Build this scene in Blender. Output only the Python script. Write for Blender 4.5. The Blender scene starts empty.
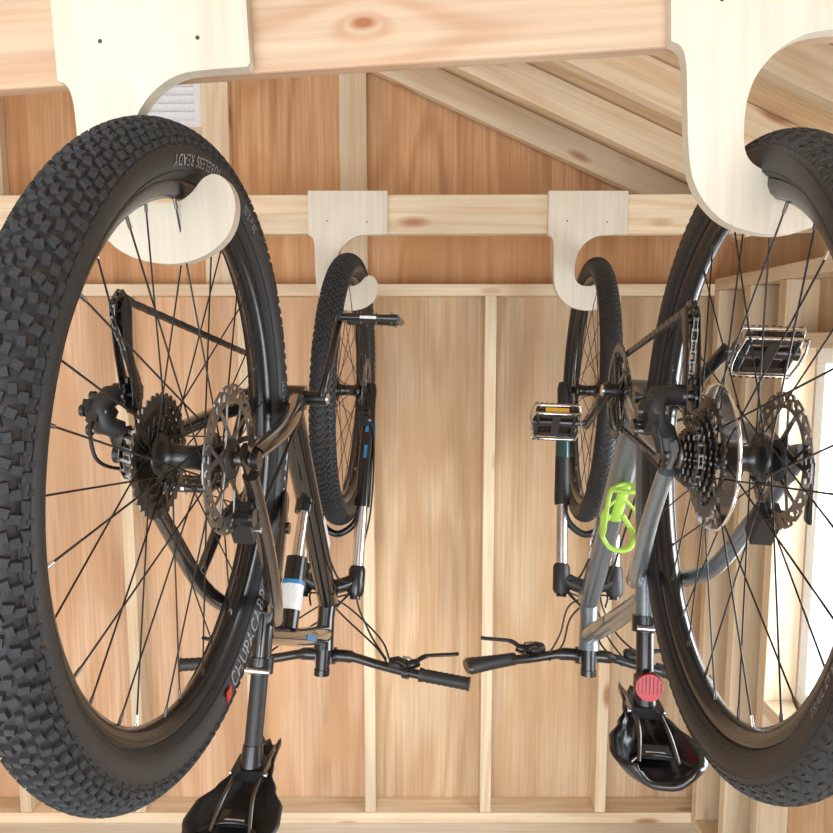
import bpy, math, random
from mathutils import Vector, Matrix
random.seed(4)
H=1.70
V=Vector
sc=bpy.context.scene
try: sc.view_settings.view_transform='Standard'
except Exception: pass

# ------------------------------------------------------------ materials
def newmat(name):
    m=bpy.data.materials.new(name); m.use_nodes=True
    return m, m.node_tree, m.node_tree.nodes['Principled BSDF']
def plain(name,col,rough=.5,metal=0.,spec=.5,coat=0.,alpha=1.,trans=0.,bump=0.,bscale=300):
    m,nt,b=newmat(name)
    b.inputs['Roughness'].default_value=rough
    b.inputs['Metallic'].default_value=metal
    b.inputs['Specular IOR Level'].default_value=spec
    b.inputs['Coat Weight'].default_value=coat
    b.inputs['Transmission Weight'].default_value=trans
    n=nt.nodes.new('ShaderNodeTexNoise'); n.inputs['Scale'].default_value=bscale
    tc=nt.nodes.new('ShaderNodeTexCoord'); nt.links.new(tc.outputs['Object'],n.inputs['Vector'])
    r=nt.nodes.new('ShaderNodeValToRGB')
    r.color_ramp.elements[0].position=.3; r.color_ramp.elements[1].position=.7
    r.color_ramp.elements[0].color=(col[0]*.85,col[1]*.85,col[2]*.85,1)
    r.color_ramp.elements[1].color=(min(1,col[0]*1.12),min(1,col[1]*1.12),min(1,col[2]*1.12),1)
    nt.links.new(n.outputs['Fac'],r.inputs['Fac']); nt.links.new(r.outputs['Color'],b.inputs['Base Color'])
    if bump:
        bp=nt.nodes.new('ShaderNodeBump'); bp.inputs['Strength'].default_value=bump; bp.inputs['Distance'].default_value=.001
        nt.links.new(n.outputs['Fac'],bp.inputs['Height']); nt.links.new(bp.outputs['Normal'],b.inputs['Normal'])
    return m
def wood(name,light,dark,axis='X',bands=22,bandmix=.35,fine=.25,knots=False,long=.7,cross=7,var=.10,rough=.65,stain=None,knot_at=()):
    m,nt,b=newmat(name); N=nt.nodes; L=nt.links
    b.inputs['Roughness'].default_value=rough
    b.inputs['Specular IOR Level'].default_value=.25
    tc=N.new('ShaderNodeTexCoord'); oi=N.new('ShaderNodeObjectInfo')
    mul=N.new('ShaderNodeVectorMath'); mul.operation='MULTIPLY'; mul.inputs[1].default_value=(37,53,71)
    cmb=N.new('ShaderNodeCombineXYZ')
    for i in range(3): L.new(oi.outputs['Random'],cmb.inputs[i])
    L.new(cmb.outputs[0],mul.inputs[0])
    add=N.new('ShaderNodeVectorMath'); L.new(tc.outputs['Object'],add.inputs[0]); L.new(mul.outputs[0],add.inputs[1])
    def mapped(lg,cr):
        mp=N.new('ShaderNodeMapping'); s=[cr]*3; s['XYZ'.index(axis)]=lg
        mp.inputs['Scale'].default_value=s; L.new(add.outputs[0],mp.inputs['Vector']); return mp
    def noise(mp,scale=1,det=4,dist=0.):
        n=N.new('ShaderNodeTexNoise'); n.inputs['Scale'].default_value=scale; n.inputs['Detail'].default_value=det
        n.inputs['Distortion'].default_value=dist; L.new(mp.outputs[0],n.inputs['Vector']); return n
    n1=noise(mapped(long,cross),1,1.5,.3)
    phase=n1.outputs['Fac']; kd=None
    for kp in knot_at:
        sb=N.new('ShaderNodeVectorMath'); sb.operation='SUBTRACT'; L.new(tc.outputs['Object'],sb.inputs[0]); sb.inputs[1].default_value=kp
        ml=N.new('ShaderNodeVectorMath'); ml.operation='MULTIPLY'; L.new(sb.outputs[0],ml.inputs[0]); ml.inputs[1].default_value=(34,70,8)
        ln=N.new('ShaderNodeVectorMath'); ln.operation='LENGTH'; L.new(ml.outputs[0],ln.inputs[0]); kd=ln.outputs['Value']
        dv=N.new('ShaderNodeMath'); dv.operation='DIVIDE'; dv.inputs[0].default_value=.42
        ad=N.new('ShaderNodeMath'); ad.operation='ADD'; L.new(kd,ad.inputs[0]); ad.inputs[1].default_value=.8; L.new(ad.outputs[0],dv.inputs[1])
        a2=N.new('ShaderNodeMath'); a2.operation='ADD'; L.new(phase,a2.inputs[0]); L.new(dv.outputs[0],a2.inputs[1]); phase=a2.outputs[0]
    mt=N.new('ShaderNodeMath'); mt.operation='MULTIPLY'; mt.inputs[1].default_value=bands*math.pi; L.new(phase,mt.inputs[0])
    sn=N.new('ShaderNodeMath'); sn.operation='SINE'; L.new(mt.outputs[0],sn.inputs[0])
    ma=N.new('ShaderNodeMath'); ma.operation='MULTIPLY_ADD'; ma.inputs[1].default_value=.5; ma.inputs[2].default_value=.5; L.new(sn.outputs[0],ma.inputs[0])
    pw=N.new('ShaderNodeMath'); pw.operation='POWER'; pw.inputs[1].default_value=2.; L.new(ma.outputs[0],pw.inputs[0])
    pm=N.new('ShaderNodeMath'); pm.operation='MULTIPLY'; pm.inputs[1].default_value=bandmix; L.new(pw.outputs[0],pm.inputs[0])
    mix=N.new('ShaderNodeMixRGB'); mix.inputs[1].default_value=(*light,1); mix.inputs[2].default_value=(*dark,1); L.new(pm.outputs[0],mix.inputs[0])
    n2=noise(mapped(3,130),1,3)
    r2=N.new('ShaderNodeMapRange'); r2.inputs['From Min'].default_value=.3; r2.inputs['From Max'].default_value=.7
    r2.inputs['To Min'].default_value=1-fine; r2.inputs['To Max'].default_value=1.+fine*.25; L.new(n2.outputs['Fac'],r2.inputs['Value'])
    n3=noise(mapped(1.2,4),1,4)
    r3=N.new('ShaderNodeMapRange'); r3.inputs['From Min'].default_value=.3; r3.inputs['From Max'].default_value=.7
    r3.inputs['To Min'].default_value=.82; r3.inputs['To Max'].default_value=1.08; L.new(n3.outputs['Fac'],r3.inputs['Value'])
    m1=N.new('ShaderNodeMath'); m1.operation='MULTIPLY'; L.new(r2.outputs[0],m1.inputs[0]); L.new(r3.outputs[0],m1.inputs[1])
    rr=N.new('ShaderNodeMapRange'); rr.inputs['To Min'].default_value=1-var; rr.inputs['To Max'].default_value=1+var*.3; L.new(oi.outputs['Random'],rr.inputs['Value'])
    m2=N.new('ShaderNodeMath'); m2.operation='MULTIPLY'; L.new(m1.outputs[0],m2.inputs[0]); L.new(rr.outputs[0],m2.inputs[1])
    hs=N.new('ShaderNodeHueSaturation'); L.new(mix.outputs[0],hs.inputs['Color']); L.new(m2.outputs[0],hs.inputs['Value'])
    out=hs.outputs[0]
    if stain:
        n4=noise(mapped(1.6,5),1,6,.8)
        cr=N.new('ShaderNodeMapRange'); cr.inputs['From Min'].default_value=.52; cr.inputs['From Max'].default_value=.66; cr.inputs['To Max'].default_value=.8
        L.new(n4.outputs['Fac'],cr.inputs['Value'])
        mx=N.new('ShaderNodeMixRGB'); L.new(cr.outputs[0],mx.inputs[0]); L.new(out,mx.inputs[1]); mx.inputs[2].default_value=(*stain,1); out=mx.outputs[0]
    if knots:
        mp=mapped(3.0,9)
        vo=N.new('ShaderNodeTexVoronoi'); vo.inputs['Scale'].default_value=1; L.new(mp.outputs[0],vo.inputs['Vector'])
        cr=N.new('ShaderNodeMapRange'); cr.inputs['From Min'].default_value=.07; cr.inputs['From Max'].default_value=.17
        cr.inputs['To Min'].default_value=.8; cr.inputs['To Max'].default_value=0; L.new(vo.outputs['Distance'],cr.inputs['Value'])
        mx=N.new('ShaderNodeMixRGB'); L.new(cr.outputs[0],mx.inputs[0]); L.new(out,mx.inputs[1]); mx.inputs[2].default_value=(.33,.13,.05,1); out=mx.outputs[0]
    if kd:
        cr=N.new('ShaderNodeMapRange'); cr.inputs['From Min'].default_value=.25; cr.inputs['From Max'].default_value=.65
        cr.inputs['To Min'].default_value=.9; cr.inputs['To Max'].default_value=0; L.new(kd,cr.inputs['Value'])
        mx=N.new('ShaderNodeMixRGB'); L.new(cr.outputs[0],mx.inputs[0]); L.new(out,mx.inputs[1]); mx.inputs[2].default_value=(.30,.11,.04,1); out=mx.outputs[0]
    L.new(out,b.inputs['Base Color'])
    bp=N.new('ShaderNodeBump'); bp.inputs['Strength'].default_value=.15; bp.inputs['Distance'].default_value=.001
    L.new(n2.outputs['Fac'],bp.inputs['Height']); L.new(bp.outputs['Normal'],b.inputs['Normal'])
    return m
M_pine=wood('pine_lumber',(.80,.66,.47),(.68,.46,.27),'X',14,.5,.12,True)
M_beam=wood('pine_beam',(.72,.53,.37),(.58,.33,.19),'X',12,.6,.18,False,long=.5,knot_at=((.70,-.012,.011),))
M_plyL=wood('plywood_tan',(.74,.54,.35),(.56,.34,.17),'Z',18,.6,.2,False,long=.5,cross=3.2,stain=(.56,.36,.20))
M_plyP=wood('plywood_pink',(.75,.50,.32),(.60,.33,.17),'Z',16,.6,.2,False,long=.5,cross=3,stain=(.60,.36,.20))
M_plyO=wood('plywood_orange',(.73,.42,.22),(.54,.25,.10),'Z',16,.6,.22,False,long=.6,cross=3.5,stain=(.54,.28,.12))
M_deck=wood('roof_deck',(.82,.62,.40),(.68,.44,.23),'X',14,.5,.15,False,long=.7,cross=5)
M_birch=wood('birch_ply',(.72,.66,.55),(.66,.58,.46),'Z',10,.35,.10,False,long=1.5,cross=6,var=.03,rough=.5)
M_floor=wood('floor_ply',(.86,.79,.68),(.78,.66,.50),'X',12,.4,.15,False,long=.6,cross=3)
M_white=plain('white_paint',(.85,.86,.88),.45)
M_rub=plain('tyre_rubber',(.019,.020,.022),.5,0,.5,bump=.3,bscale=600)
M_knob=plain('tread_rubber',(.034,.036,.039),.7,0,.35,bump=.3,bscale=500)
M_knobB=plain('tread_rubber_fine',(.022,.023,.025),.6,0,.4,bump=.3,bscale=500)
M_blk=plain('black_gloss',(.012,.012,.013),.22,0,.6)
M_mat=plain('black_matte',(.018,.018,.019),.5,0,.5)
M_spk=plain('spoke_black',(.015,.015,.015),.35,.3)
M_sil=plain('silver',(.75,.75,.76),.25,1.)
M_steel=plain('dark_steel',(.16,.15,.14),.35,1.)
M_rot=plain('rotor_steel',(.25,.235,.22),.3,1.)
M_frmA=plain('frame_black',(.016,.015,.015),.16,.3,.6,coat=.7)
M_frmA2=plain('frame_dark_bronze',(.12,.105,.10),.2,.85,.6,coat=.6)
M_frmB=plain('frame_slate',(.17,.20,.22),.3,.5,.5,coat=.6)
M_teal=plain('frame_teal',(.03,.10,.11),.25,.5,.5,coat=.6)
M_blue=plain('blue_decal',(.03,.2,.42),.4)
M_lab=plain('label_white',(.70,.72,.73),.4)
M_letg=plain('sidewall_letters',(.30,.31,.32),.6)
M_red=plain('reflector_red',(.42,.006,.010),.2,0,.4)
M_amb=plain('reflector_amber',(.75,.42,.04),.2,0,.8)
M_grn=plain('neon_green',(.42,.68,.10),.35)
M_clear=plain('clear_plastic',(.9,.9,.9),.12,0,.5,trans=.9)
M_screw=plain('screw_dark',(.08,.07,.06),.5,.6)

# ------------------------------------------------------------ mesh builder
def cr(pts,n=6,closed=False):
    pts=[V(p) for p in pts]; out=[]; L=len(pts)
    rng=range(L if closed else L-1)
    for i in rng:
        if closed: p0,p1,p2,p3=pts[(i-1)%L],pts[i],pts[(i+1)%L],pts[(i+2)%L]
        else: p0,p1,p2,p3=pts[max(i-1,0)],pts[i],pts[i+1],pts[min(i+2,L-1)]
        for k in range(n):
            t=k/n
            out.append(.5*((2*p1)+(p2-p0)*t+(2*p0-5*p1+4*p2-p3)*t*t+(3*p1-p0-3*p2+p3)*t**3))
    if not closed: out.append(pts[-1])
    return out
class MB:
    def __init__(s): s.v=[];s.f=[];s.m=[];s.sm=[];s.mats=[]
    def mi(s,m):
        if m not in s.mats: s.mats.append(m)
        return s.mats.index(m)
    def add(s,vs,fs,m,smooth=False):
        o=len(s.v); s.v.extend([tuple(v) for v in vs]); k=s.mi(m)
        for f in fs: s.f.append([o+i for i in f]); s.m.append(k); s.sm.append(smooth)
    def path(s,pts,r,m,seg=8,closed=False,radii=None,cap=True,flat=None):
        pts=[V(p) for p in pts]; n=len(pts); vs=[];fs=[]
        T=[]
        for i in range(n):
            if closed: t=pts[(i+1)%n]-pts[i-1]
            else: t=pts[min(i+1,n-1)]-pts[max(i-1,0)]
            T.append(t.normalized())
        up=V((0,0,1)) if abs(T[0].z)<.9 else V((1,0,0))
        if flat: up=V(flat)
        nrm=(up-T[0]*up.dot(T[0])).normalized()
        for i in range(n):
            nrm=(nrm-T[i]*nrm.dot(T[i])).normalized(); b=T[i].cross(nrm)
            R=radii[i] if radii else r
            if isinstance(R,(int,float)): R=(R,R)
            for k in range(seg):
                a=2*math.pi*(k+.5)/seg
                vs.append(pts[i]+nrm*math.cos(a)*R[0]+b*math.sin(a)*R[1])
        for i in range(n if closed else n-1):
            j=(i+1)%n
            for k in range(seg):
                l=(k+1)%seg; fs.append([i*seg+k,i*seg+l,j*seg+l,j*seg+k])
        s.add(vs,fs,m,seg>5)
        if cap and not closed:
            s.add(vs[:seg],[list(range(seg))[::-1]],m); s.add(vs[-seg:],[list(range(seg))],m)
    def tube(s,p0,p1,r0,m,r1=None,seg=14):
        s.path([p0,p1],r0,m,seg,radii=[r0,r0 if r1 is None else r1])
    def bar(s,p0,p1,a,b,m,up=(0,1,0)):
        p0=V(p0);p1=V(p1)
        d=p1-p0
        s.path([p0-d.normalized()*a[0]*.3,p0,p0+d*.5,p1,p1+d.normalized()*b[0]*.3],0,m,10,radii=[(a[1]*.5,a[0]*.6),a[::-1],((a[1]+b[1])*.45,(a[0]+b[0])*.42),b[::-1],(b[1]*.5,b[0]*.6)],flat=up)
    def box(s,c,size,m,X=(1,0,0),Y=(0,1,0),Z=(0,0,1),taper=1.):
        c=V(c);X=V(X).normalized();Y=V(Y).normalized();Z=V(Z).normalized()
        a,b,h=[q/2 for q in size]
        vs=[c+X*a*i*(taper if k>0 else 1)+Y*b*j*(taper if k>0 else 1)+Z*h*k for k in(-1,1) for j in(-1,1) for i in(-1,1)]
        s.add(vs,[[0,2,3,1],[4,5,7,6],[0,1,5,4],[2,6,7,3],[0,4,6,2],[1,3,7,5]],m)
    def lathe(s,prof,c,m,seg=48,closed=False,smooth=True,ends=False):
        c=V(c);vs=[];fs=[];n=len(prof)
        for i in range(seg):
            a=2*math.pi*i/seg
            for r,y in prof: vs.append(c+V((r*math.cos(a),y,r*math.sin(a))))
        for i in range(seg):
            j=(i+1)%seg
            for k in range(n if closed else n-1):
                l=(k+1)%n; fs.append([i*n+k,j*n+k,j*n+l,i*n+l])
        s.add(vs,fs,m,smooth)
    def gear(s,c,R,n,th,rin,m,h=.004):
        c=V(c);vs=[];fs=[]
        pat=[(0,R-h),(.3,R),(.55,R),(.85,R-h)]
        P=[]
        for i in range(n):
            for a,r in pat: P.append((2*math.pi*(i+a)/n,r))
        N=len(P)
        for y in(-th/2,th/2):
            for a,r in P: vs.append(c+V((r*math.cos(a),y,r*math.sin(a))))
            for a,r in P: vs.append(c+V((rin*math.cos(a),y,rin*math.sin(a))))
        for i in range(N):
            j=(i+1)%N
            fs+= [[i,j,N+j,N+i],[2*N+i,3*N+i,3*N+j,2*N+j],[i,2*N+i,2*N+j,j],[N+i,N+j,3*N+j,3*N+i]]
        s.add(vs,fs,m)
    def obj(s,name,parent=None,mat=None):
        me=bpy.data.meshes.new(name); me.from_pydata(s.v,[],s.f)
        for m in s.mats: me.materials.append(m)
        me.polygons.foreach_set('material_index',s.m); me.polygons.foreach_set('use_smooth',s.sm); me.update()
        o=bpy.data.objects.new(name,me); sc.collection.objects.link(o)
        if parent: o.parent=parent
        if mat is not None: o.matrix_world=mat
        return o
def empty(name,mat=None):
    e=bpy.data.objects.new(name,None); sc.collection.objects.link(e); e.empty_display_size=.1
    if mat is not None: e.matrix_world=mat
    return e

# ------------------------------------------------------------ wheel parts
def tyre(mb,c,R0,t,kh,rows,km,near_seg=128):
    prof=[]
    for k in range(22):
        ph=math.radians(-62+k*(304)/21)
        prof.append((R0+t*math.sin(ph)*1.0,t*math.cos(ph)))
    mb.lathe(prof,c,M_rub,near_seg)
    c=V(c)
    for sgn in(-1,1):
        for ph in(-38,12,30):
            p=math.radians(ph); r=R0+t*1.01*math.sin(p); y=sgn*t*1.01*math.cos(p)
            mb.lathe([(r-.0008,y),(r,y+sgn*.0008),(r+.0008,y)],c,M_rub,near_seg)
    for (ph,tl,wd,n,off,hk,yaw) in rows:
        for sgn in((-1,1) if ph<90 else (1,)):
            for i in range(n):
                a=2*math.pi*(i+off+(.5 if sgn<0 else 0))/n
                p=math.radians(ph+random.uniform(-1.2,1.2))
                e=V((math.cos(a),0,math.sin(a))); T=V((-math.sin(a),0,math.cos(a)))
                Nn=e*math.sin(p)+V((0,sgn,0))*math.cos(p)
                S=T.cross(Nn)
                yw=yaw*(1 if i%2 else -.6)
                Tt=T*math.cos(yw*sgn)+S*math.sin(yw*sgn)*1; Ss=Nn.cross(Tt)
                cen=c+e*R0+Nn*(t+hk/2-.0006)
                w=wd*(1.12 if i%2 else .88); l=tl*(.92 if i%2 else 1.05)
                mb.box(cen,(l,w,hk),km,Tt,Ss,Nn,.8)
def textarc(mb,txt,c,R0,t,a0,size,m,side=1,phc=-12,inward=True):
    cu=bpy.data.curves.new('t','FONT'); cu.body=txt; cu.size=size; cu.space_character=1.1
    o=bpy.data.objects.new('t',cu); sc.collection.objects.link(o)
    dg=bpy.context.evaluated_depsgraph_get(); me=bpy.data.meshes.new_from_object(o.evaluated_get(dg))
    vs=[];c=V(c)
    for v in me.vertices:
        yy=v.co.y-size*.35; xx=v.co.x
        if inward: yy=-yy
        ph=math.radians(phc)+yy/t
        tt=t+.0009
        r=R0+tt*math.sin(ph); a=a0-xx/R0*side
        if not inward: a=a0+xx/R0*side
        vs.append(c+V((r*math.cos(a),side*tt*math.cos(ph),r*math.sin(a))))
    mb.add(vs,[list(p.vertices) for p in me.polygons],m)
    bpy.data.objects.remove(o)
def wheel(mb,c,R0,t,rimr,flange=.03,n=32,off=0.,rimw=.014,rear=False):
    c=V(c)
    ri=rimr
    mb.lathe([(ri,-.004),(ri,.004),(ri+.006,rimw*.75),(ri+.014,rimw),(ri+.023,rimw),(ri+.023,-rimw),(ri+.014,-rimw),(ri+.006,-rimw*.75)],c,M_blk,96,True)
    for i in range(n):
        side=1 if i%2 else -1; s=1 if (i//2)%2 else -1
        a=2*math.pi*(i+off)/n; ah=a+s*math.radians(62)
        p0=c+V((math.cos(ah)*.026,side*flange+side*(.002*s),math.sin(ah)*.026))
        p1=c+V((math.cos(a)*(ri+.001),side*.003,math.sin(a)*(ri+.001)))
        mb.tube(p0,p1,.00105,M_spk,seg=6)
        d=(p0-p1).normalized(); mb.tube(p1,p1+d*.012,.0019,M_sil if i%5==0 else M_steel,seg=6)
    f=flange
    mb.lathe([(0.001,-f-.028),(.011,-f-.028),(.012,-f-.004),(.030,-f-.003),(.031,-f+.002),(.020,-f+.005),(.015,-f+.014),(.014,0),(.015,f-.014),(.020,f-.005),(.031,f-.002),(.030,f+.003),(.017,f+.006),(.014,f+.028),(.001,f+.028)],c,M_blk,24)
def rotor(mb,c,R,y):
    c=V((c[0],c[1]+y,c[2])); nA=144
    rad=[R*.76,R*.82,R*.87,R*.92,R*.965,R]
    def cell(a0,a1,r0,r1,skew=0):
        vs=[]
        for yy in(-.0009,.0009):
            for a,r in((a0,r0),(a1,r0),(a1,r1),(a0,r1)):
                aa=a+skew*(r-R*.76)/(R*.24)
                vs.append(c+V((r*math.cos(aa),yy,r*math.sin(aa))))
        mb.add(vs,[[0,1,2,3],[7,6,5,4],[0,4,5,1],[1,5,6,2],[2,6,7,3],[3,7,4,0]],M_rot)
    for i in range(nA):
        for k in range(5):
            ph=i%8
            hole=(k==1 and ph in(1,2,3)) or (k==3 and ph in(4,5,6)) or (k==2 and ph in(2,3,)) or (k==2 and ph in(6,)) or (k==4 and ph in (0,1) )
            if hole: continue
            cell(2*math.pi*i/nA,2*math.pi*(i+1)/nA,rad[k],rad[k+1],.12)
    for i in range(6):
        a=math.pi/3*i
        p0=c+V((math.cos(a+.5)*.022,0,math.sin(a+.5)*.022)); p1=c+V((math.cos(a)*R*.79,0,math.sin(a)*R*.79))
        mb.path([p0,p1],0,M_rot,8,radii=[(.0012,.005),(.0012,.0035)],flat=(0,1,0))
        p0=c+V((math.cos(a-.3)*.022,0,math.sin(a-.3)*.022)); p1=c+V((math.cos(a+.35)*R*.79,0,math.sin(a+.35)*R*.79))
        mb.path([p0,p1],0,M_rot,8,radii=[(.0012,.0035),(.0012,.0025)],flat=(0,1,0))
    mb.lathe([(.001,-.004),(.024,-.004),(.024,.004),(.001,.004)],c,M_mat,24)
def chain(mb,pts,m):
    P=[V(p) for p in pts]
    d=[0]
    for i in range(1,len(P)): d.append(d[-1]+(P[i]-P[i-1]).length)
    tot=d[-1]; n=int(tot/.0127); q=[];j=0
    for k in range(n+1):
        s=k*tot/n
        while j<len(d)-2 and d[j+1]<s: j+=1
        t=(s-d[j])/max(1e-9,d[j+1]-d[j]); q.append(P[j].lerp(P[j+1],t))
    for k in range(n):
        a,b=q[k],q[k+1]; T=(b-a).normalized(); Y=V((0,1,0)); Y=(Y-T*Y.dot(T)).normalized(); Z=T.cross(Y)
        o=.0032 if k%2 else .0022
        for s in(-1,1): mb.box((a+b)/2+Y*o*s,(.0165,.001,.0078),m,T,Y,Z)
        mb.path([a-Y*.0035,a+Y*.0035],.0036,m,8)
def arcpts(cx,cz,y,r,a0,a1,n=16):
    return [V((cx+r*math.cos(math.radians(a0+(a1-a0)*i/n)),y,cz+r*math.sin(math.radians(a0+(a1-a0)*i/n)))) for i in range(n+1)]

# ------------------------------------------------------------ bicycle
def bicycle(name,rear,yaw,roll,P):
    f=V((math.sin(yaw),math.cos(yaw),0)); up=V((-math.sin(roll),0,-math.cos(roll)))
    l=up.cross(f).normalized(); up=f.cross(l).normalized()
    M=Matrix(((f.x,l.x,up.x,rear[0]),(f.y,l.y,up.y,rear[1]),(f.z,l.z,up.z,rear[2]),(0,0,0,1)))
    E=empty(name,M)
    def fin(mb,n):
        o=mb.obj(n); o.parent=E; return o
    A=P['kind']=='A'
    F1,F2=P['f1'],P['f2']
    R0,t=P['R0'],P['t']; rim=P['rim']
    wb=1.11; cs=P['cshift']
    for nm,cx in(('rear_wheel',0),('front_wheel',wb)):
        mb=MB(); c=(cx,0,0)
        tyre(mb,c,R0,t,.004,P['rows'],M_knob if A else M_knobB)
        wheel(mb,c,R0,t,rim,off=.3)
        if A:
            for sd in(1,-1):
                textarc(mb,'CHUPACABRAS',c,R0,t,math.radians(76 if sd>0 else 100),.027,M_letg,sd,-16)
                textarc(mb,'29 x 2.35',c,R0,t,math.radians(-60),.013,M_letg,sd,-14,)
                textarc(mb,'TUBELESS READY',c,R0,t,math.radians(-85),.016,M_letg,sd,-14)
                textarc(mb,'120 TPI',c,R0,t,math.radians(-5),.013,M_letg,sd,-14)
        else:
            textarc(mb,'TRAIL 29 x 2.1',c,R0,t,math.radians(150),.012,M_letg,-1,-14)
        fin(mb,nm)
    if A:
        mb=MB(); a=math.radians(79)
        c=V((math.cos(a)*(R0-.006),t+.0004,math.sin(a)*(R0-.006)))
        mb.box(c,(.018,.0016,.016),M_red,(math.sin(a),0,-math.cos(a)),(0,1,0),(math.cos(a),0,math.sin(a))); fin(mb,'tyre_badge')
    mb=MB(); rr=P['rotor']
    rotor(mb,(0,0,0),rr,.052); rotor(mb,(wb,0,0),rr,.052)
    for cx,cz,x0 in((.035,.085,0),(wb-.075,.06,wb)):
        mb.box((cx,.056,cz),(.05,.026,.026),M_mat,(.6,0,.8),(0,1,0),(-.8,0,.6))
        mb.path([(cx-.012,.06,cz-.01),(cx-.012,.074,cz-.01)],.011,M_blk,12)
        mb.path([(cx+.012,.045,cz+.012),(cx+.012,.075,cz+.012)],.004,M_sil,8)
    fin(mb,'disc_brakes')
    mb=MB()
    cogs=P['cogs']
    for i,nT in enumerate(cogs):
        R=nT*.00202+.002; y=-.061+i*.0041+cs
        mb.gear((0,y,0),R,nT,.0018,max(.013,R-.013) if i>2 else .012,M_steel)
        if i>2:
            for k in range(5):
                a=2*math.pi*k/5+i*.1
                mb.path([(math.cos(a)*.014,y,math.sin(a)*.014),(math.cos(a+.35)*(R-.011),y,math.sin(a+.35)*(R-.011))],0,M_steel,6,radii=[(.0008,.003),(.0008,.003)],flat=(0,1,0))
    mb.lathe([(.001,-.066+cs),(.014,-.066+cs),(.016,-.062+cs),(.016,-.03),(.016,-.02)],(0,0,0),M_steel,24)
    if P['guard']:
        mb.lathe([(.035,-.0200),(.084,-.0225),(.0865,-.026),(.0875,-.0225),(.084,-.0205),(.035,-.0185)],(0,0,0),M_clear,48,True)
    for s in(-1,1):
        mb.path([(0,s*.058,0),(0,s*.082,0)],.008,M_steel,12); mb.path([(0,s*.078,0),(0,s*.086,0)],.011,M_blk,12)
    if not A: mb.bar((0,.088,0),(.02,.10,.075),(.006,.004),(.009,.004),M_blk)
    fin(mb,'cassette')
    # frame
    mb=MB()
    bb=V((.44,0,P['bbz'])); ST=V(P['st']); HT0=V((.888,0,.49)); HT1=V((.842,0,.606))
    mb.path([bb+V((0,-.038,0)),bb+V((0,.038,0))],.022,F1,20)
    stdir=(ST-bb)
    mb.tube(bb,ST,.0185,F1,.0165,18)
    mb.path([bb+V((.01,0,.0)),bb.lerp(HT0,.5),HT0+V((-.004,0,.025))],0,F1,18,radii=[(.023,.026),(.026,.026),(.027,.024)])
    tt0=bb+stdir*.9
    mb.path([tt0,tt0.lerp(HT1,.5)+V((0,0,-.008)),HT1+V((.004,0,-.022))],0,F1,18,radii=[(.016,.018),(.019,.021),(.022,.020)])
    mb.path([HT0-V((-.004,0,.012)),HT0,HT0.lerp(HT1,.5),HT1,HT1+V((-.004,0,.012))],0,F1,20,radii=[.026,.025,.021,.024,.025])
    for s in(-1,1):
        mb.path([(-.012,s*.071,-.012),(.005,s*.071,.0),(.05,s*.069,.012)],0,F1,8,radii=[(.005,.012),(.005,.020),(.006,.012)],flat=(0,1,0))
        mb.path(cr([(.03,s*.070,P['bbz']*.05),(.16,s*.068,P['bbz']*.35),(.30,s*.050,P['bbz']*.7),(.43,s*.022,P['bbz'])],5),0,F1,12,radii=[(.010+.004*k/15,.013+.005*k/15) for k in range(16)])
        e=tt0+V((0,s*.012,-.03))
        mb.path(cr([(.018,s*.070,.022),(.10,s*.064,.022+(e.z-.022)*.33),(.20,s*.050,.022+(e.z-.022)*.72),(e.x-.0,s*.020,e.z)],5),0,F2,12,radii=[(.009+.004*k/15,.010+.004*k/15) for k in range(16)])
        if A:
            mb.path([(.19,s*.058,.21),(.25,s*.05,.15),(.33,s*.032,.12)],0,F2,8,radii=[(.006,.016),(.006,.02),(.006,.014)],flat=(0,1,0))
            mb.path([(.25,s*.044,.15),(.25,s*.06,.15)],.009,M_blk,12)
    if A: mb.path([(.25,-.036,.022+(tt0.z-.052)*.86),(.25,.036,.022+(tt0.z-.052)*.86)],.007,F2,10)
    d=stdir.normalized()
    mb.tube(ST-d*.012,ST+d*.014,.022,M_blk)
    mb.path([ST+V((-.024,-.018,0)),ST+V((-.026,.022,0))],.005,M_sil,8)
    dd=(HT0-bb).normalized(); nn=V((-dd.z,0,dd.x))
    for s in(-1,1):
        mb.box(bb.lerp(HT0,.62)+V((0,s*.0262,0)),(.11,.0012,.016),M_lab if A else M_teal,dd,(0,1,0),nn)
        mb.box(tt0.lerp(HT1,.55)+V((0,s*.0212,-.008)),(.10,.0012,.012),M_blue if A else M_teal,(HT1-tt0),(0,1,0),V((-(HT1-tt0).z,0,(HT1-tt0).x)))
    if A:
        a=tt0.lerp(HT1,.30)+V((0,0,-.02)); b=bb.lerp(HT0,.38)+V((0,0,.035))
        a2=a.lerp(b,.55)
        mb.tube(a2,b,.011,M_sil); mb.tube(a,a2,.021,M_blk); mb.tube(a.lerp(a2,.25),a.lerp(a2,.60),.0222,M_lab); mb.tube(a.lerp(a2,.60),a.lerp(a2,.66),.0222,M_blue)
        mb.tube(b.lerp(a,-.05),b.lerp(a,.08),.019,M_blk)
    fin(mb,'frame')
    mb=MB(); ang=P['crank']
    for i,(nT,y) in enumerate(P['rings']):
        R=nT*.00202+.002
        mb.gear((bb.x,y,bb.z),R,nT,.002,R-.016,M_steel if i else M_blk,.0045)
        for k in range(4):
            a=2*math.pi*k/4+.5
            mb.path([bb+V((0,y,0)),bb+V((math.cos(a)*(R-.012),y,math.sin(a)*(R-.012)))],0,M_blk,8,radii=[(.003,.012),(.002,.006)],flat=(0,1,0))
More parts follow.
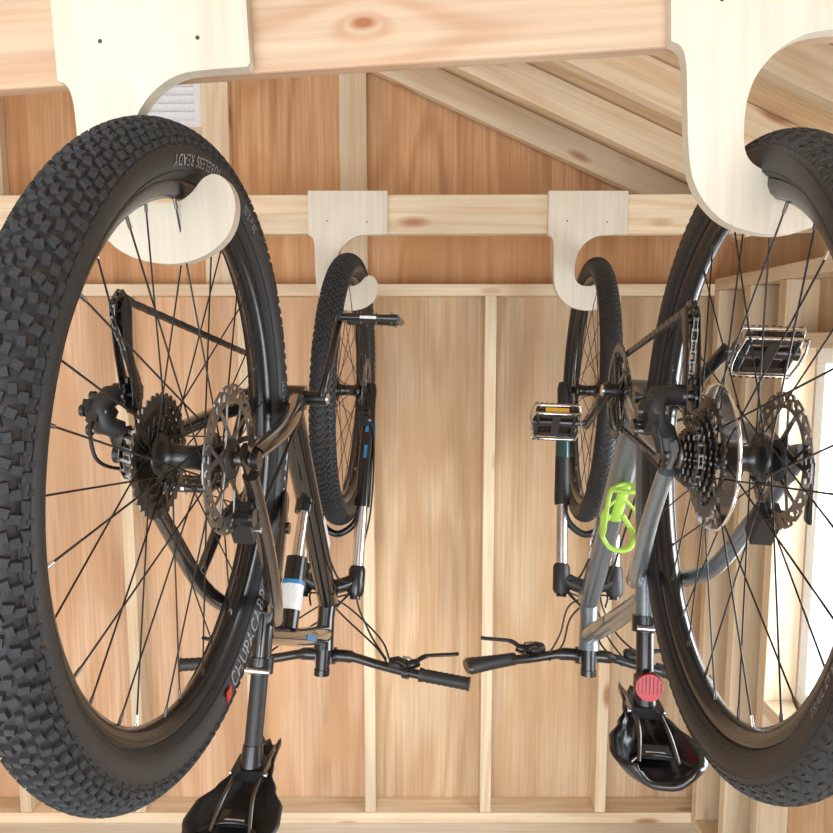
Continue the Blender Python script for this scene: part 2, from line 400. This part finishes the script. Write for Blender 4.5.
    for s in(-1,1):
        a=ang+(0 if s>0 else math.pi)
        p0=bb+V((0,s*.068,0)); p1=bb+V((math.cos(a)*.172,s*.078,math.sin(a)*.172))
        mb.bar(p0,p1,(.019,.008),(.014,.007),M_blk)
        mb.path([bb,bb+V((0,s*.076,0))],.013,M_blk,14); mb.path([bb+V((0,s*.074,0)),bb+V((0,s*.079,0))],.010,M_sil,14)
    fin(mb,'crankset')
    mb=MB()
    for s in(-1,1):
        a=ang+(0 if s>0 else math.pi)
        p1=bb+V((math.cos(a)*.172,s*.078,math.sin(a)*.172))
        pt=P['ptilt']; X=V((math.cos(pt),0,math.sin(pt))); Z=V((-math.sin(pt),0,math.cos(pt)))
        mb.path([p1,p1+V((0,s*.11,0))],.0062,M_steel,10)
        c=p1+V((0,s*.062,0)); Y=V((0,1,0))
        mb.path([c-Y*.045,c-Y*.02,c,c+Y*.02,c+Y*.045],0,M_blk,12,radii=[.012,.010,.009,.010,.012])
        if A:
            w=.052
            for q in(-1,1):
                mb.path([c+X*q*.045-Y*w,c+X*q*.045+Y*w],0,M_blk,8,radii=[(.007,.007)]*2)
                mb.path([c+X*.045-Y*w*q,c-X*.045-Y*w*q],0,M_blk,8,radii=[(.007,.006)]*2)
                mb.path([c+X*.045-Y*.018*q,c-X*.045-Y*.018*q],.005,M_blk,8)
                for k in range(4):
                    for z in(-1,1): mb.path([c+X*q*.042+Y*(k-1.5)*.028,c+X*q*.042+Y*(k-1.5)*.028+Z*z*.011],.0016,M_steel,6)
            mb.box(c+X*(-.0525)+Y*.0,(.001,.03,.005),M_lab,X,Y,Z)
        else:
            w=.045
            for z in(-1,1):
                loop=[c+X*u*.040+Y*v*w+Z*z*.011 for u,v in((1,1),(1,.4),(1,-.4),(1,-1),(.3,-1.1),(-.3,-1.1),(-1,-1),(-1,-.4),(-1,.4),(-1,1),(-.3,1.1),(.3,1.1))]
                mb.path(loop,0,M_sil,6,closed=True,radii=[(.0035,.0015)]*12,flat=Z)
                for k in range(9):
                    for q in(-1,1): mb.box(c+X*q*.04+Y*(k-4)*.010+Z*z*.0145,(.0015,.005,.004),M_steel,X,Y,Z)
            for q in(-1,1):
                mb.box(c+X*q*.030,(.012,.062,.018),M_blk,X,Y,Z); mb.box(c+X*q*.0375,(.003,.046,.010),M_amb if s<0 else M_blk,X,Y,Z)
                mb.path([c+X*.036-Y*.036*q,c-X*.036-Y*.036*q],0,M_blk,8,radii=[(.011,.006)]*2)
            mb.box(c,(.06,.016,.02),M_blk,X,Y,Z)
    fin(mb,'pedals')
    mb=MB(); yc=P['ychain']; ju=V((.012,yc,-.070)); jl=V((P['jl'][0],yc+P['cagey'],P['jl'][1]))
    for j in(ju,jl): mb.gear(j,.023,11,.003,.006,M_blk,.004); mb.path([j-V((0,.008,0)),j+V((0,.008,0))],.006,M_steel,10)
    for s in(-1,1):
        mb.path([ju+V((-.004,s*.007,.014)),ju+V((0,s*.007,0)),ju.lerp(jl,.5)+V((-.006,s*.007,0)),jl+V((0,s*.007,0)),jl+V((.004,s*.007,-.014))],0,M_blk,8,radii=[(.0012,.008),(.0014,.013),(.0014,.009),(.0014,.014),(.001,.008)],flat=(0,1,0))
    mb.path([(.0,-.074,-.006),(.002,-.082,-.03)],0,M_mat,12,radii=[(.010,.014),(.012,.014)])
    mb.box((-.006,-.100,-.046),(.040,.016,.034),M_mat,(.8,0,.6),(0,1,0),(-.6,0,.8),.8)
    mb.box((-.010,-.110,-.050),(.030,.010,.016),M_blk,(.8,0,.6),(0,1,0),(-.6,0,.8),.8)
    mb.path([(.0,-.080,-.028),(-.012,-.092,-.036),(-.014,-.096,-.055),(.0,-.092,-.068),ju+V((0,-.012,0))],0,M_mat,12,radii=[.012,.013,.012,.013,.012])
    for (x,z) in((.006,-.034),(-.018,-.052),(.004,-.066),(-.004,-.028)):
        mb.path([(x,-.085,z),(x,-.114,z)],.0045,M_steel,8); mb.path([(x,-.112,z),(x,-.117,z)],.007,M_blk,10)
    mb.path([ju+V((0,-.02,0)),ju+V((0,-.008,0))],.013,M_blk,14)
    mb.path(cr([(-.018,-.100,-.045),(-.038,-.096,-.030),(-.034,-.088,.004),(.02,-.076,.020),(.12,-.070,.018)],6),.0022,M_mat,8)
    fin(mb,'rear_derailleur')
    mb=MB(); nT,yr=P['rings'][P['cr']]; Rr=nT*.00202; Rc=cogs[P['ci']]*.00202
    yg=-.061+P['ci']*.0041+cs
    up_=arcpts(0,0,yg,Rc,110,300,18)
    pts=[V((bb.x+Rr*math.cos(math.radians(95)),yr,bb.z+Rr*math.sin(math.radians(95))))]+up_
    pts+= [ju+V((.017,0,.012)),ju+V((.020,0,-.006)),ju+V((.01,0,-.02)),jl+V((-.017,0,.01)),jl+V((-.018,0,-.006)),jl+V((0,0,-.021)),jl+V((.016,0,-.012))]
    pts+=arcpts(bb.x,bb.z,yr,Rr,260,455,24)
    chain(mb,pts,M_steel); fin(mb,'chain')
    # fork
    mb=MB(); ax=V((-.37,0,.929)).normalized(); fw=V((.929,0,.37))
    for s in(-1,1):
        b=V((wb-.012,s*.066,-.0)); 
        mb.path([b-ax*.02,b,b+ax*.03,b+ax*.12,b+ax*.30,b+ax*.315],0,P['fork'],16,radii=[(.010,.012),(.013,.016),.015,.0185,.0205,.0195])
        mb.path([b+V((.012,0,0)),b+V((.012,s*-.022,0))],.012,P['fork'],12)
        mb.tube(b+ax*.31,b+ax*.50,.0150,M_sil,seg=18)
        mb.path([b+ax*.465,b+ax*.475,b+ax*.53,b+ax*.54],0,P['fork'],16,radii=[.017,.0215,.0215,.017])
        mb.path([b+ax*.535,b+ax*.548],.013,M_blk,14)
        if A:
            for g in(.10,.17,.235):
                mb.box(b+ax*g+V((-.0175,0,-.006)),(.035,.008,.0012),M_blue,ax,(0,1,0),fw)
            mb.box(b+ax*.14+V((0,s*.0195,0)),(.10,.001,.014),M_blue,ax,(0,1,0),fw)
        else: mb.path([b+ax*.10,b+ax*.19],0,M_teal,16,radii=[.0182,.0196])
    c=V((wb-.012,0,0))+ax*.50
    mb.path(cr([c+V((0,-.066,0)),c+V((-.006,-.03,.014)),c+V((-.010,0,.018)),c+V((-.006,.03,.014)),c+V((0,.066,0))],4),0,P['fork'],12,radii=[(.018,.021)]*17)
    a0=V((wb-.012,0,0))+ax*.30+fw*.012
    mb.path(cr([a0+V((0,-.066,0)),a0+fw*.016+ax*.055+V((0,-.046,0)),a0+fw*.02+ax*.085,a0+fw*.016+ax*.055+V((0,.046,0)),a0+V((0,.066,0))],5),0,P['fork'],10,radii=[(.010,.009)]*21)
    mb.path([(wb,-.075,0),(wb,.075,0)],.008,M_blk,12)
    fin(mb,'suspension_fork')
    # cockpit
    mb=MB(); hw=P['hw']; bc=V((.885,0,.655))
    mb.tube((.846,0,.598),(.826,0,.668),.0175,M_blk,seg=18)
    mb.path([V((.836,0,.645)),bc+V((-.008,0,0)),],0,M_blk,14,radii=[(.020,.021),(.018,.022)])
    mb.path([bc+V((0,-.024,0)),bc+V((0,.024,0))],.021,M_blk,14)
    mb.path([(.8245,0,.662),(.822,0,.676)],.019,M_blk,16)
    hp=[]
    for s in(-1,1): hp.append([bc,bc+V((0,s*.06,0)),bc+V((-.004,s*.13,.014)),bc+V((-.022,s*.22,.022)),bc+V((-.05,s*hw,.026))])
    full=hp[0][::-1]+hp[1][1:]
    fp=cr(full,6)
    mb.path(fp,0,M_blk,14,radii=[.0155 if abs(p.y)<.06 else .0115 for p in fp])
    for s in(-1,1):
        e=bc+V((-.05,s*hw,.026)); d=(e-(bc+V((-.022,s*.22,.022)))).normalized()
        gl=.125; nseg=18; 
        if A:
            rad=[.0165 if k%2 else .0150 for k in range(nseg)]; rad[0]=.018; rad[-1]=.018
            mb.path([e-d*gl*(1-k/(nseg-1)) for k in range(nseg)],0,M_mat,14,radii=rad)
        else:
            rad=[(.015+.001*(k%2)+.003*(k/nseg),.016+.014*(k/nseg)**2) for k in range(nseg)]
            mb.path([e-d*gl*(1-k/(nseg-1)) for k in range(nseg)],0,M_mat,14,radii=rad)
            mb.path([e,e+d*.008],0,M_steel,14,radii=[(.018,.03),(.014,.024)])
        k0=e-d*(gl+.035)
        mb.path([k0-d*.008,k0+d*.008],.0165,M_blk,14)
        m0=k0+V((.022,0,-.010))
        mb.path([m0-d*.035+V((.01,0,0)),m0-d*.02,m0+d*.01,m0+d*.03+V((.012,0,-.004))],0,M_blk,12,radii=[.006,.012,.014,.010])
        mb.path([m0-d*.012+V((.0,0,-.014)),m0+d*.008+V((0,0,-.014))],.006,M_sil,10)
        mb.path(cr([m0+d*.02+V((.012,0,-.004)),m0+d*.045+V((.032,0,-.014)),m0+d*.08+V((.036,0,-.022)),m0+d*.115+V((.040,0,-.028)),m0+d*.13+V((.046,0,-.03))],4),0,M_blk if A else M_mat,10,radii=[(.005,.008)]*5+[(.004,.006)]*12)
        s0=k0-d*.025+V((-.002,0,-.020))
        mb.path([s0-d*.018,s0,s0+d*.02],0,M_mat,12,radii=[(.010,.014),(.016,.022),(.010,.014)])
        mb.path([s0+V((-.01,0,-.008)),s0+V((-.032,s*.01,-.014)),s0+V((-.045,s*.022,-.012))],0,M_blk,8,radii=[(.004,.006),(.003,.007),(.003,.008)])
    fin(mb,'handlebar')
    mb=MB()
    for s in(-1,1):
        k0=bc+V((-.02,s*(hw-.20),.01))
        mb.path(cr([k0,k0+V((.06,-s*.04,-.02)),bc+V((.11,s*.02,-.06)),bc+V((.06,-s*.05,-.16)),(.84,-s*.035,.44),(.74,-s*.03,.36)],8),.0026,M_mat,8)
        mb.path(cr([k0+V((0,0,-.02)),k0+V((.05,-s*.03,-.05)),bc+V((.085,s*.03,-.10)),bc+V((.03,-s*.045,-.15)),(.82,-s*.03,.50)],8),.0024,M_mat,8)
    mb.path(cr([bc+V((.0,.15,-.0)),bc+V((.10,.09,-.03)),bc+V((.12,.05,-.14)),(.97,.09,.30),(1.04,.085,.12),(wb-.07,.075,.08)],8),.0026,M_mat,8)
    mb.path(cr([(.74,.03,.36),(.55,.03,.13),(.44,.035,.02),(.30,.058,P['bbz']*.7+.02),(.12,.078,.03),(.05,.075,.07)],8),.0026,M_mat,8)
    fin(mb,'cables')
    mb=MB(); SC=V(P['sad']); d=(SC-ST).normalized()
    mb.path([ST-d*.02,SC-d*.0],.0145,M_mat if A else M_blk,18)
    mb.path([SC-d*.03,SC+d*.004],0,M_blk,16,radii=[.0165,.019])
    mb.box(SC+V((0,0,.006)),(.045,.052,.018),M_blk)
    mb.path([SC+V((-.015,-.03,.006)),SC+V((-.015,.03,.006))],.004,M_sil,8)
    for s in(-1,1):
        mb.path(cr([SC+V((-.105,s*.030,.040)),SC+V((-.075,s*.024,.016)),SC+V((-.04,s*.021,.008)),SC+V((.04,s*.021,.008)),SC+V((.08,s*.016,.022)),SC+V((.115,s*.010,.036))],5),.0035,M_steel,8)
    fin(mb,'seat_post')
    mb=MB(); NS=30; NU=20; top=[];bot=[]
    ctl=[(0,.046),(.06,.064),(.16,.073),(.28,.069),(.42,.048),(.55,.032),(.72,.024),(.88,.020),(.96,.016),(1,.008)]
    def wf(s_):
        for (a,wa),(b,wb_) in zip(ctl,ctl[1:]):
            if a<=s_<=b:
                q=(s_-a)/(b-a); q=q*q*(3-2*q); return wa+(wb_-wa)*q
        return ctl[-1][1]
    for i in range(NS+1):
        s_=i/NS; x=-.145+.285*s_; w=wf(s_); hh=.062-.010*math.sin(math.pi*s_)+(.008*(1-s_) )
        for j in range(NU+1):
            u=-1+2*j/NU; 
            zt=hh-(.034 if s_<.95 else .02)*abs(u)**3.2
            if s_<.1: zt-=.012*(1-s_/.1)
            top.append(SC+V((x,w*u,zt)))
            bot.append(SC+V((x*.99,w*u*.90,min(zt,hh-.002)-.010-(0 if abs(u)<.85 else -.006))))
    vs=top+bot; n=NU+1; o=len(top); fs=[]
    for i in range(NS):
        for j in range(NU):
            a=i*n+j; fs.append([a,a+n,a+n+1,a+1]); fs.append([o+a,o+a+1,o+a+n+1,o+a+n])
    for i in range(NS):
        for j in(0,NU):
            a=i*n+j; fs.append([a,o+a,o+a+n,a+n] if j==0 else [a,a+n,o+a+n,o+a])
    for i in(0,NS):
        for j in range(NU):
            a=i*n+j; fs.append([a,a+1,o+a+1,o+a] if i==0 else [a,o+a,o+a+1,a+1])
    mb.add(vs,fs,M_blk if not A else M_mat,True)
    mb.box(SC+V((-.075,0,.040)),(.03,.05,.006),M_blk if A else M_mat); mb.box(SC+V((-.085,.0,.0365)),(.008,.03,.001),M_lab)
    mb.path(cr([SC+V((-.115,-.045,.036)),SC+V((-.09,-.02,.037)),SC+V((-.09,.02,.037)),SC+V((-.115,.045,.036))],5),.003,M_blk,8)
    fin(mb,'saddle')
    if not A:
        mb=MB(); c=ST.lerp(SC,.70)+V((-.030,0,0))
        mb.path([c+V((.006,0,0)),c+V((-.004,0,-.001))],.022,M_red,20); mb.path([c+V((.012,0,0)),c+V((.005,0,0))],.0235,M_blk,20)
        for k in range(-3,4):
            h=math.sqrt(max(0,.020**2-(k*.006)**2)); mb.box(c+V((-.0045,k*.006,-.001)),(.001,.0008,2*h),M_frmA)
        mb.path([c+V((.01,0,0)),c+V((.03,0,0))],.008,M_blk,10); mb.path([ST.lerp(SC,.65),ST.lerp(SC,.75)],.0185,M_blk,14)
        fin(mb,'rear_reflector')
        mb=MB(); B=bb.lerp(HT0,.42)+nn*.034
        def bp(u,v,w): return B+dd*u+V((0,v,0))+nn*w
        for s in(-1,1):
            mb.path(cr([bp(-.075,0,.0),bp(-.08,s*.03,.02),bp(-.05,s*.037,.045),bp(-.0,s*.036,.06),bp(.035,s*.034,.05),bp(.05,s*.03,.02),bp(.03,s*.012,.0)],6),0,M_grn,8,radii=[(.0035,.006)]*37)
            mb.path(cr([bp(-.02,s*.01,0),bp(.0,s*.034,.02),bp(.02,s*.036,.055)],6),.0035,M_grn,8)
        mb.path(cr([bp(.035,-.034,.05),bp(.045,-.02,.07),bp(.048,0,.076),bp(.045,.02,.07),bp(.035,.034,.05)],5),0,M_grn,8,radii=[(.004,.007)]*21)
        mb.path([bp(-.075,0,0),bp(.05,0,0)],0,M_grn,8,radii=[(.004,.012)]*2)
        mb.path(cr([bp(-.078,-.03,.02),bp(-.085,0,.03),bp(-.078,.03,.02)],5),.005,M_grn,8)
        fin(mb,'bottle_cage')
    return E

rowsA=[(90,.008,.007,136,0,.0042,0),(77,.0085,.0075,136,.35,.0042,.25),(63,.009,.007,136,.0,.0042,-.3),(49,.0085,.0075,136,.4,.0042,.3),(35,.0085,.0075,136,.1,.0042,.2),(22,.010,.006,110,.25,.0036,0),(11,.005,.004,110,.7,.0018,0)]
rowsB=[(90,.012,.005,110,0,.0018,0),(75,.008,.0055,150,.25,.0018,.4),(60,.008,.0055,150,.6,.0018,-.4),(45,.008,.0055,150,0,.0018,.4),(30,.009,.005,130,.4,.0020,0)]
PA=dict(kind='A',f1=M_frmA,f2=M_frmA2,R0=.334,t=.0295,rim=.289,rows=rowsA,rotor=.088,cogs=[11,13,15,17,19,21,24,28,32,36],guard=False,
  bbz=-.035,st=(.305,0,.40),crank=math.radians(-57),rings=[(34,-.046),(26,-.039)],cr=0,ci=1,ptilt=.05,ychain=-.072,jl=(.020,-.168),cagey=-.016,cshift=-.008,fork=M_blk,hw=.36,sad=(.258,0,.548))
PB=dict(kind='B',f1=M_frmB,f2=M_frmB,R0=.331,t=.0250,rim=.289,rows=rowsB,rotor=.080,cogs=[12,14,16,18,20,23,26,34],guard=True,
  bbz=-.045,st=(.335,0,.34),crank=math.radians(180+27),rings=[(42,-.052),(32,-.044),(22,-.037)],cr=1,ci=3,ptilt=.8,ychain=-.050,jl=(.035,-.160),cagey=0,cshift=0,fork=M_mat,hw=.29,sad=(.30,0,.465))
bicycle('mountain_bicycle',(-.268,.808,H-.1355),math.atan(.072),math.radians(1.9),PA)
bicycle('mountain_bicycle',(.370,.808,H-.1365),math.atan(.088),math.radians(2.0),PB)

# ------------------------------------------------------------ lumber
def board(name,p0,p1,wdir,w,t,mat,parent=None,bev=.002):
    p0=V(p0);p1=V(p1);L=(p1-p0).length; X=(p1-p0).normalized(); W=V(wdir); W=(W-X*W.dot(X)).normalized(); T=X.cross(W)
    mb=MB(); mb.box((0,0,0),(L,w,t),mat); o=mb.obj(name)
    c=(p0+p1)/2
    o.matrix_world=Matrix(((X.x,W.x,T.x,c.x),(X.y,W.y,T.y,c.y),(X.z,W.z,T.z,c.z),(0,0,0,1)))
    if parent: 
        mw=o.matrix_world.copy(); o.parent=parent; o.matrix_world=mw
    bm=o.modifiers.new('b','BEVEL'); bm.width=bev; bm.segments=2
    return o
def prism(name,poly,y0,y1,mat,parent,plane='XZ'):
    cx=sum(p[0] for p in poly)/len(poly); cz=sum(p[1] for p in poly)/len(poly)
    vs=[];n=len(poly)
    for y in(y0,y1):
        for a,b in poly: vs.append((a-cx,y-y0,b-cz) if plane=='XZ' else (y-y0,a-cx,b-cz))
    fs=[list(range(n)),list(range(2*n-1,n-1,-1))]+[[i,n+i,n+(i+1)%n,(i+1)%n] for i in range(n)]
    mb=MB(); mb.add(vs,fs,mat); o=mb.obj(name)
    o.location=(cx,y0,cz) if plane=='XZ' else (y0,cx,cz)
    if parent: o.parent=parent
    return o
D=2.40; XR=1.06; XL=-2.60; RX=-.77
def roofz(x):
    return H+.865-.447*(x+.17) if x>=RX else roofz(2*RX-x)
WB=empty('wall_back')
PLT=H+.145
xs=[XL,-1.384,-.166,XR]
for i,(a,b) in enumerate(zip(xs,xs[1:])):
    prism('panel_%d'%i,[(a+.001,0),(b-.001,0),(b-.001,PLT),(a+.001,PLT)],D,D+.012,[M_plyP,M_plyP,M_plyL][i],WB)
gx=[XL,-1.38,RX,-.207,.45,XR]
for i,(a,b) in enumerate(zip(gx,gx[1:])):
    prism('gable_panel_%d'%i,[(a,PLT),(b,PLT),(b,roofz(b)+.10),(a,roofz(a)+.10)],D,D+.012,M_plyO,WB)
k=-6
while .243+.406*k<XR:
    x=.243+.406*k; k+=1
    if x<XL+.05: continue
    board('stud',(x,D-.045,.04),(x,D-.045,PLT-.0),(0,1,0),.089,.038,M_pine,WB)
for z,w in((.019,.038),(PLT+.019,.038)):
    board('plate',(XL,D-.045,z),(XR,D-.045,z),(0,1,0),.089,.038,M_pine,WB)
for x in(-1.40,-.655,-.207): board('gable_stud',(x,D-.02,PLT+.04),(x,D-.02,roofz(x)+.05),(1,0,0),.089,.038,M_pine,WB)
board('vent_sill',(-1.0,D-.02,H+.645),(-.70,D-.02,H+.645),(0,0,1),.089,.038,M_pine,WB)
VT=MB()
x0,x1,z0,z1=-.98,-.70,H+.69,H+1.0
for a,b,c,d in((x0,x1,z0,z0+.02),(x0,x1,z1-.02,z1),(x0,x0+.02,z0+.02,z1-.02),(x1-.02,x1,z0+.02,z1-.02)):
    VT.box(((a+b)/2,D-.022,(c+d)/2),(b-a,.022,d-c),M_white)
n=10
for i in range(n):
    z=z0+.03+i*(z1-z0-.05)/n
    VT.box(((x0+x1)/2,D-.020,z+.008),(x1-x0-.03,.003,.028),M_white,(1,0,0),(0,.8,.6),(0,-.6,.8))
VT.obj('gable_vent')
# right wall
WR=empty('wall_right')
y0=-1.0; wz0,wz1,wy0,wy1=H-1.0,H-.02,.85,1.86; PR=H+.20; PT=H+.33
for i,pl in enumerate(([(y0,0),(wy0,0),(wy0,PT),(y0,PT)],[(wy1,0),(D,0),(D,PT),(wy1,PT)],[(wy0,0),(wy1,0),(wy1,wz0),(wy0,wz0)],[(wy0,wz1),(wy1,wz1),(wy1,PT),(wy0,PT)])):
    prism('panel_%d'%i,pl,XR,XR+.012,M_plyL,WR,'YZ')
for y in(D-.11,2.08,wy1+.02,wy0-.02,.45,.05,-.35,-.75):
    board('stud',(XR-.045,y,.04),(XR-.045,y,PR-.04),(1,0,0),.089,.038,M_pine,WR)
board('plate_top',(XR-.045,y0,PR-.02),(XR-.045,D-.09,PR-.02),(1,0,0),.089,.038,M_pine,WR)
board('plate_bottom',(XR-.045,y0,.02),(XR-.045,D-.09,.02),(1,0,0),.089,.038,M_pine,WR)
board('header',(XR-.045,wy0,wz1+.02),(XR-.045,wy1,wz1+.02),(1,0,0),.089,.038,M_pine,WR)
board('sill',(XR-.045,wy0,wz0-.02),(XR-.045,wy1,wz0-.02),(1,0,0),.089,.038,M_pine,WR)
W=MB()
for a,b,c,d in((wy0,wy1,wz0,wz0+.04),(wy0,wy1,wz1-.04,wz1),(wy0,wy0+.04,wz0+.04,wz1-.04),(wy1-.04,wy1,wz0+.04,wz1-.04)):
    W.box((XR+.0175,(a+b)/2,(c+d)/2),(.03,b-a-.001,d-c-.001),M_white)
W.obj('window_1')
WL=empty('wall_left')
prism('panel',[(y0,0),(D,0),(D,PT),(y0,PT)],XL-.012,XL,M_plyL,WL,'YZ')
for y in(2.2,1.8,1.4,1.0,.6,.2,-.2,-.6): board('stud',(XL+.045,y,.04),(XL+.045,y,PR-.04),(1,0,0),.089,.038,M_pine,WL)
board('plate_top',(XL+.045,y0,PR-.02),(XL+.045,D-.09,PR-.02),(1,0,0),.089,.038,M_pine,WL)
f=prism('floor',[(XL,y0-.3),(XR,y0-.3),(XR,D),(XL,D)],-.02,0,M_floor,None)
me=f.data
for v in me.vertices:
    v.co=(v.co.x,v.co.z,v.co.y)
f.location=((XL+XR)/2,(y0-.3+D)/2,-.02)
CE=empty('ceiling')
sl=math.atan(.447)
for sgn in(1,-1):
    ex=XR+.15 if sgn>0 else XL-.15
    nrm=V((sgn*math.sin(sl),0,math.cos(sl)))
    for y in(2.335,2.02,1.70,1.38,1.0,.6,.2,-.2,-.6,-1.0):
        a=V((RX,y,roofz(RX)))+nrm*.045; b=V((ex,y,roofz(ex)))+nrm*.045
        board('rafter',a,b,nrm,.089,.038,M_pine,CE)
    for i in range(4):
        ya=y0-.1+i*.9; yb=min(ya+.897,D+.02)
        a=V((RX,(ya+yb)/2,roofz(RX)))+nrm*.098; b=V((ex,(ya+yb)/2,roofz(ex)))+nrm*.098
        board('deck',a,b,(0,1,0),yb-ya,.012,M_deck,CE,.0005)
board('ridge',(RX,y0,roofz(RX)+.05),(RX,D,roofz(RX)+.05),(0,0,1),.12,.02,M_pine,CE)
# beams
BD=V((.64,-.035,.026)).normalized()
BW=V((0,0,1)); BW=(BW-BD*BW.dot(BD)).normalized()
Nn=BW.cross(BD).normalized()
pf=V((-.27,.775,H+.282))
pm=pf+BW*.056+Nn*(.0185+.011)
board('ceiling_beam',pm-BD*2.30,pm+BD*1.33,BW,.112,.022,M_beam,None,.003)
FY=1.93
board('ceiling_beam',(XL+.09,FY,H+.330),(XR-.0,FY,H+.336),(0,0,1),.102,.038,M_pine,None)
prof=[(0,.112),(.209,.112),(.209,.004),(.206,0),(.15,-.001),(.128,-.005),(.110,-.014),(.095,-.027),(.083,-.043),(.076,-.062),(.073,-.085),(.073,-.107),(.078,-.122),(.090,-.132),(.106,-.135),(.124,-.133),(.138,-.124),(.149,-.112),(.162,-.107),(.175,-.114),(.183,-.132),(.181,-.155),(.170,-.175),(.148,-.191),(.118,-.199),(.085,-.196),(.055,-.184),(.034,-.163),(.021,-.136),(.017,-.100),(.016,-.060),(.015,-.025),(.010,-.008),(0,-.002)]
def hook(origin,ax,upv,name='bicycle_hanger_hook'):
    mb=MB(); T=.018; pts=[V((p[0],0,p[1])) for p in prof]
    seg=pts[:3]+cr(pts[3:],3)
    vs=[p+V((0,y,0)) for y in(0,T) for p in seg]; n=len(seg)
    mb.add(vs,[list(range(n)),list(range(2*n-1,n-1,-1))]+[[i,n+i,n+(i+1)%n,(i+1)%n] for i in range(n)],M_birch)
    for x,z in((.05,.035),(.155,.032)):
        mb.path([(x,-.0006,z),(x,.004,z)],.0022,M_screw,10)
    o=mb.obj(name); Yv=upv.cross(ax)
    o.matrix_world=Matrix(((ax.x,Yv.x,upv.x,origin[0]),(ax.y,Yv.y,upv.y,origin[1]),(ax.z,Yv.z,upv.z,origin[2]),(0,0,0,1)))
    return o
for x in(-.383,.258):
    hook(pf+BD*((x-pf.x)/BD.x),BD,BW)
for x in(-.286,.348):
    hook(V((x,FY-.019-.0185,H+.279)),V((1,0,0)),V((0,0,1)))

# ------------------------------------------------------------ camera & light
cam=bpy.data.cameras.new('camera'); co=bpy.data.objects.new('camera',cam); sc.collection.objects.link(co)
cam.sensor_width=36; cam.lens=36*700/833; cam.clip_start=.02
co.location=(0,0,H); co.rotation_euler=(math.radians(90-6.2),0,0); sc.camera=co
w=bpy.data.worlds.new('sky'); sc.world=w; w.use_nodes=True
bg=w.node_tree.nodes['Background']; bg.inputs[0].default_value=(.85,.93,1,1); bg.inputs[1].default_value=2.1
def area(name,loc,target,sx,sy,pw,col):
    l=bpy.data.lights.new(name,'AREA'); l.shape='RECTANGLE'; l.size=sx; l.size_y=sy; l.energy=pw; l.color=col
    o=bpy.data.objects.new(name,l); sc.collection.objects.link(o); o.location=loc
    o.rotation_euler=(V(target)-V(loc)).to_track_quat('-Z','Y').to_euler()
area('doorway_daylight',(-.4,-2.6,.95),(0,2.4,1.9),3.4,1.8,120,(.95,.97,1))
area('window_daylight',(1.5,1.35,1.3),(0,1.3,1.2),1.0,1.0,32,(.92,.96,1))
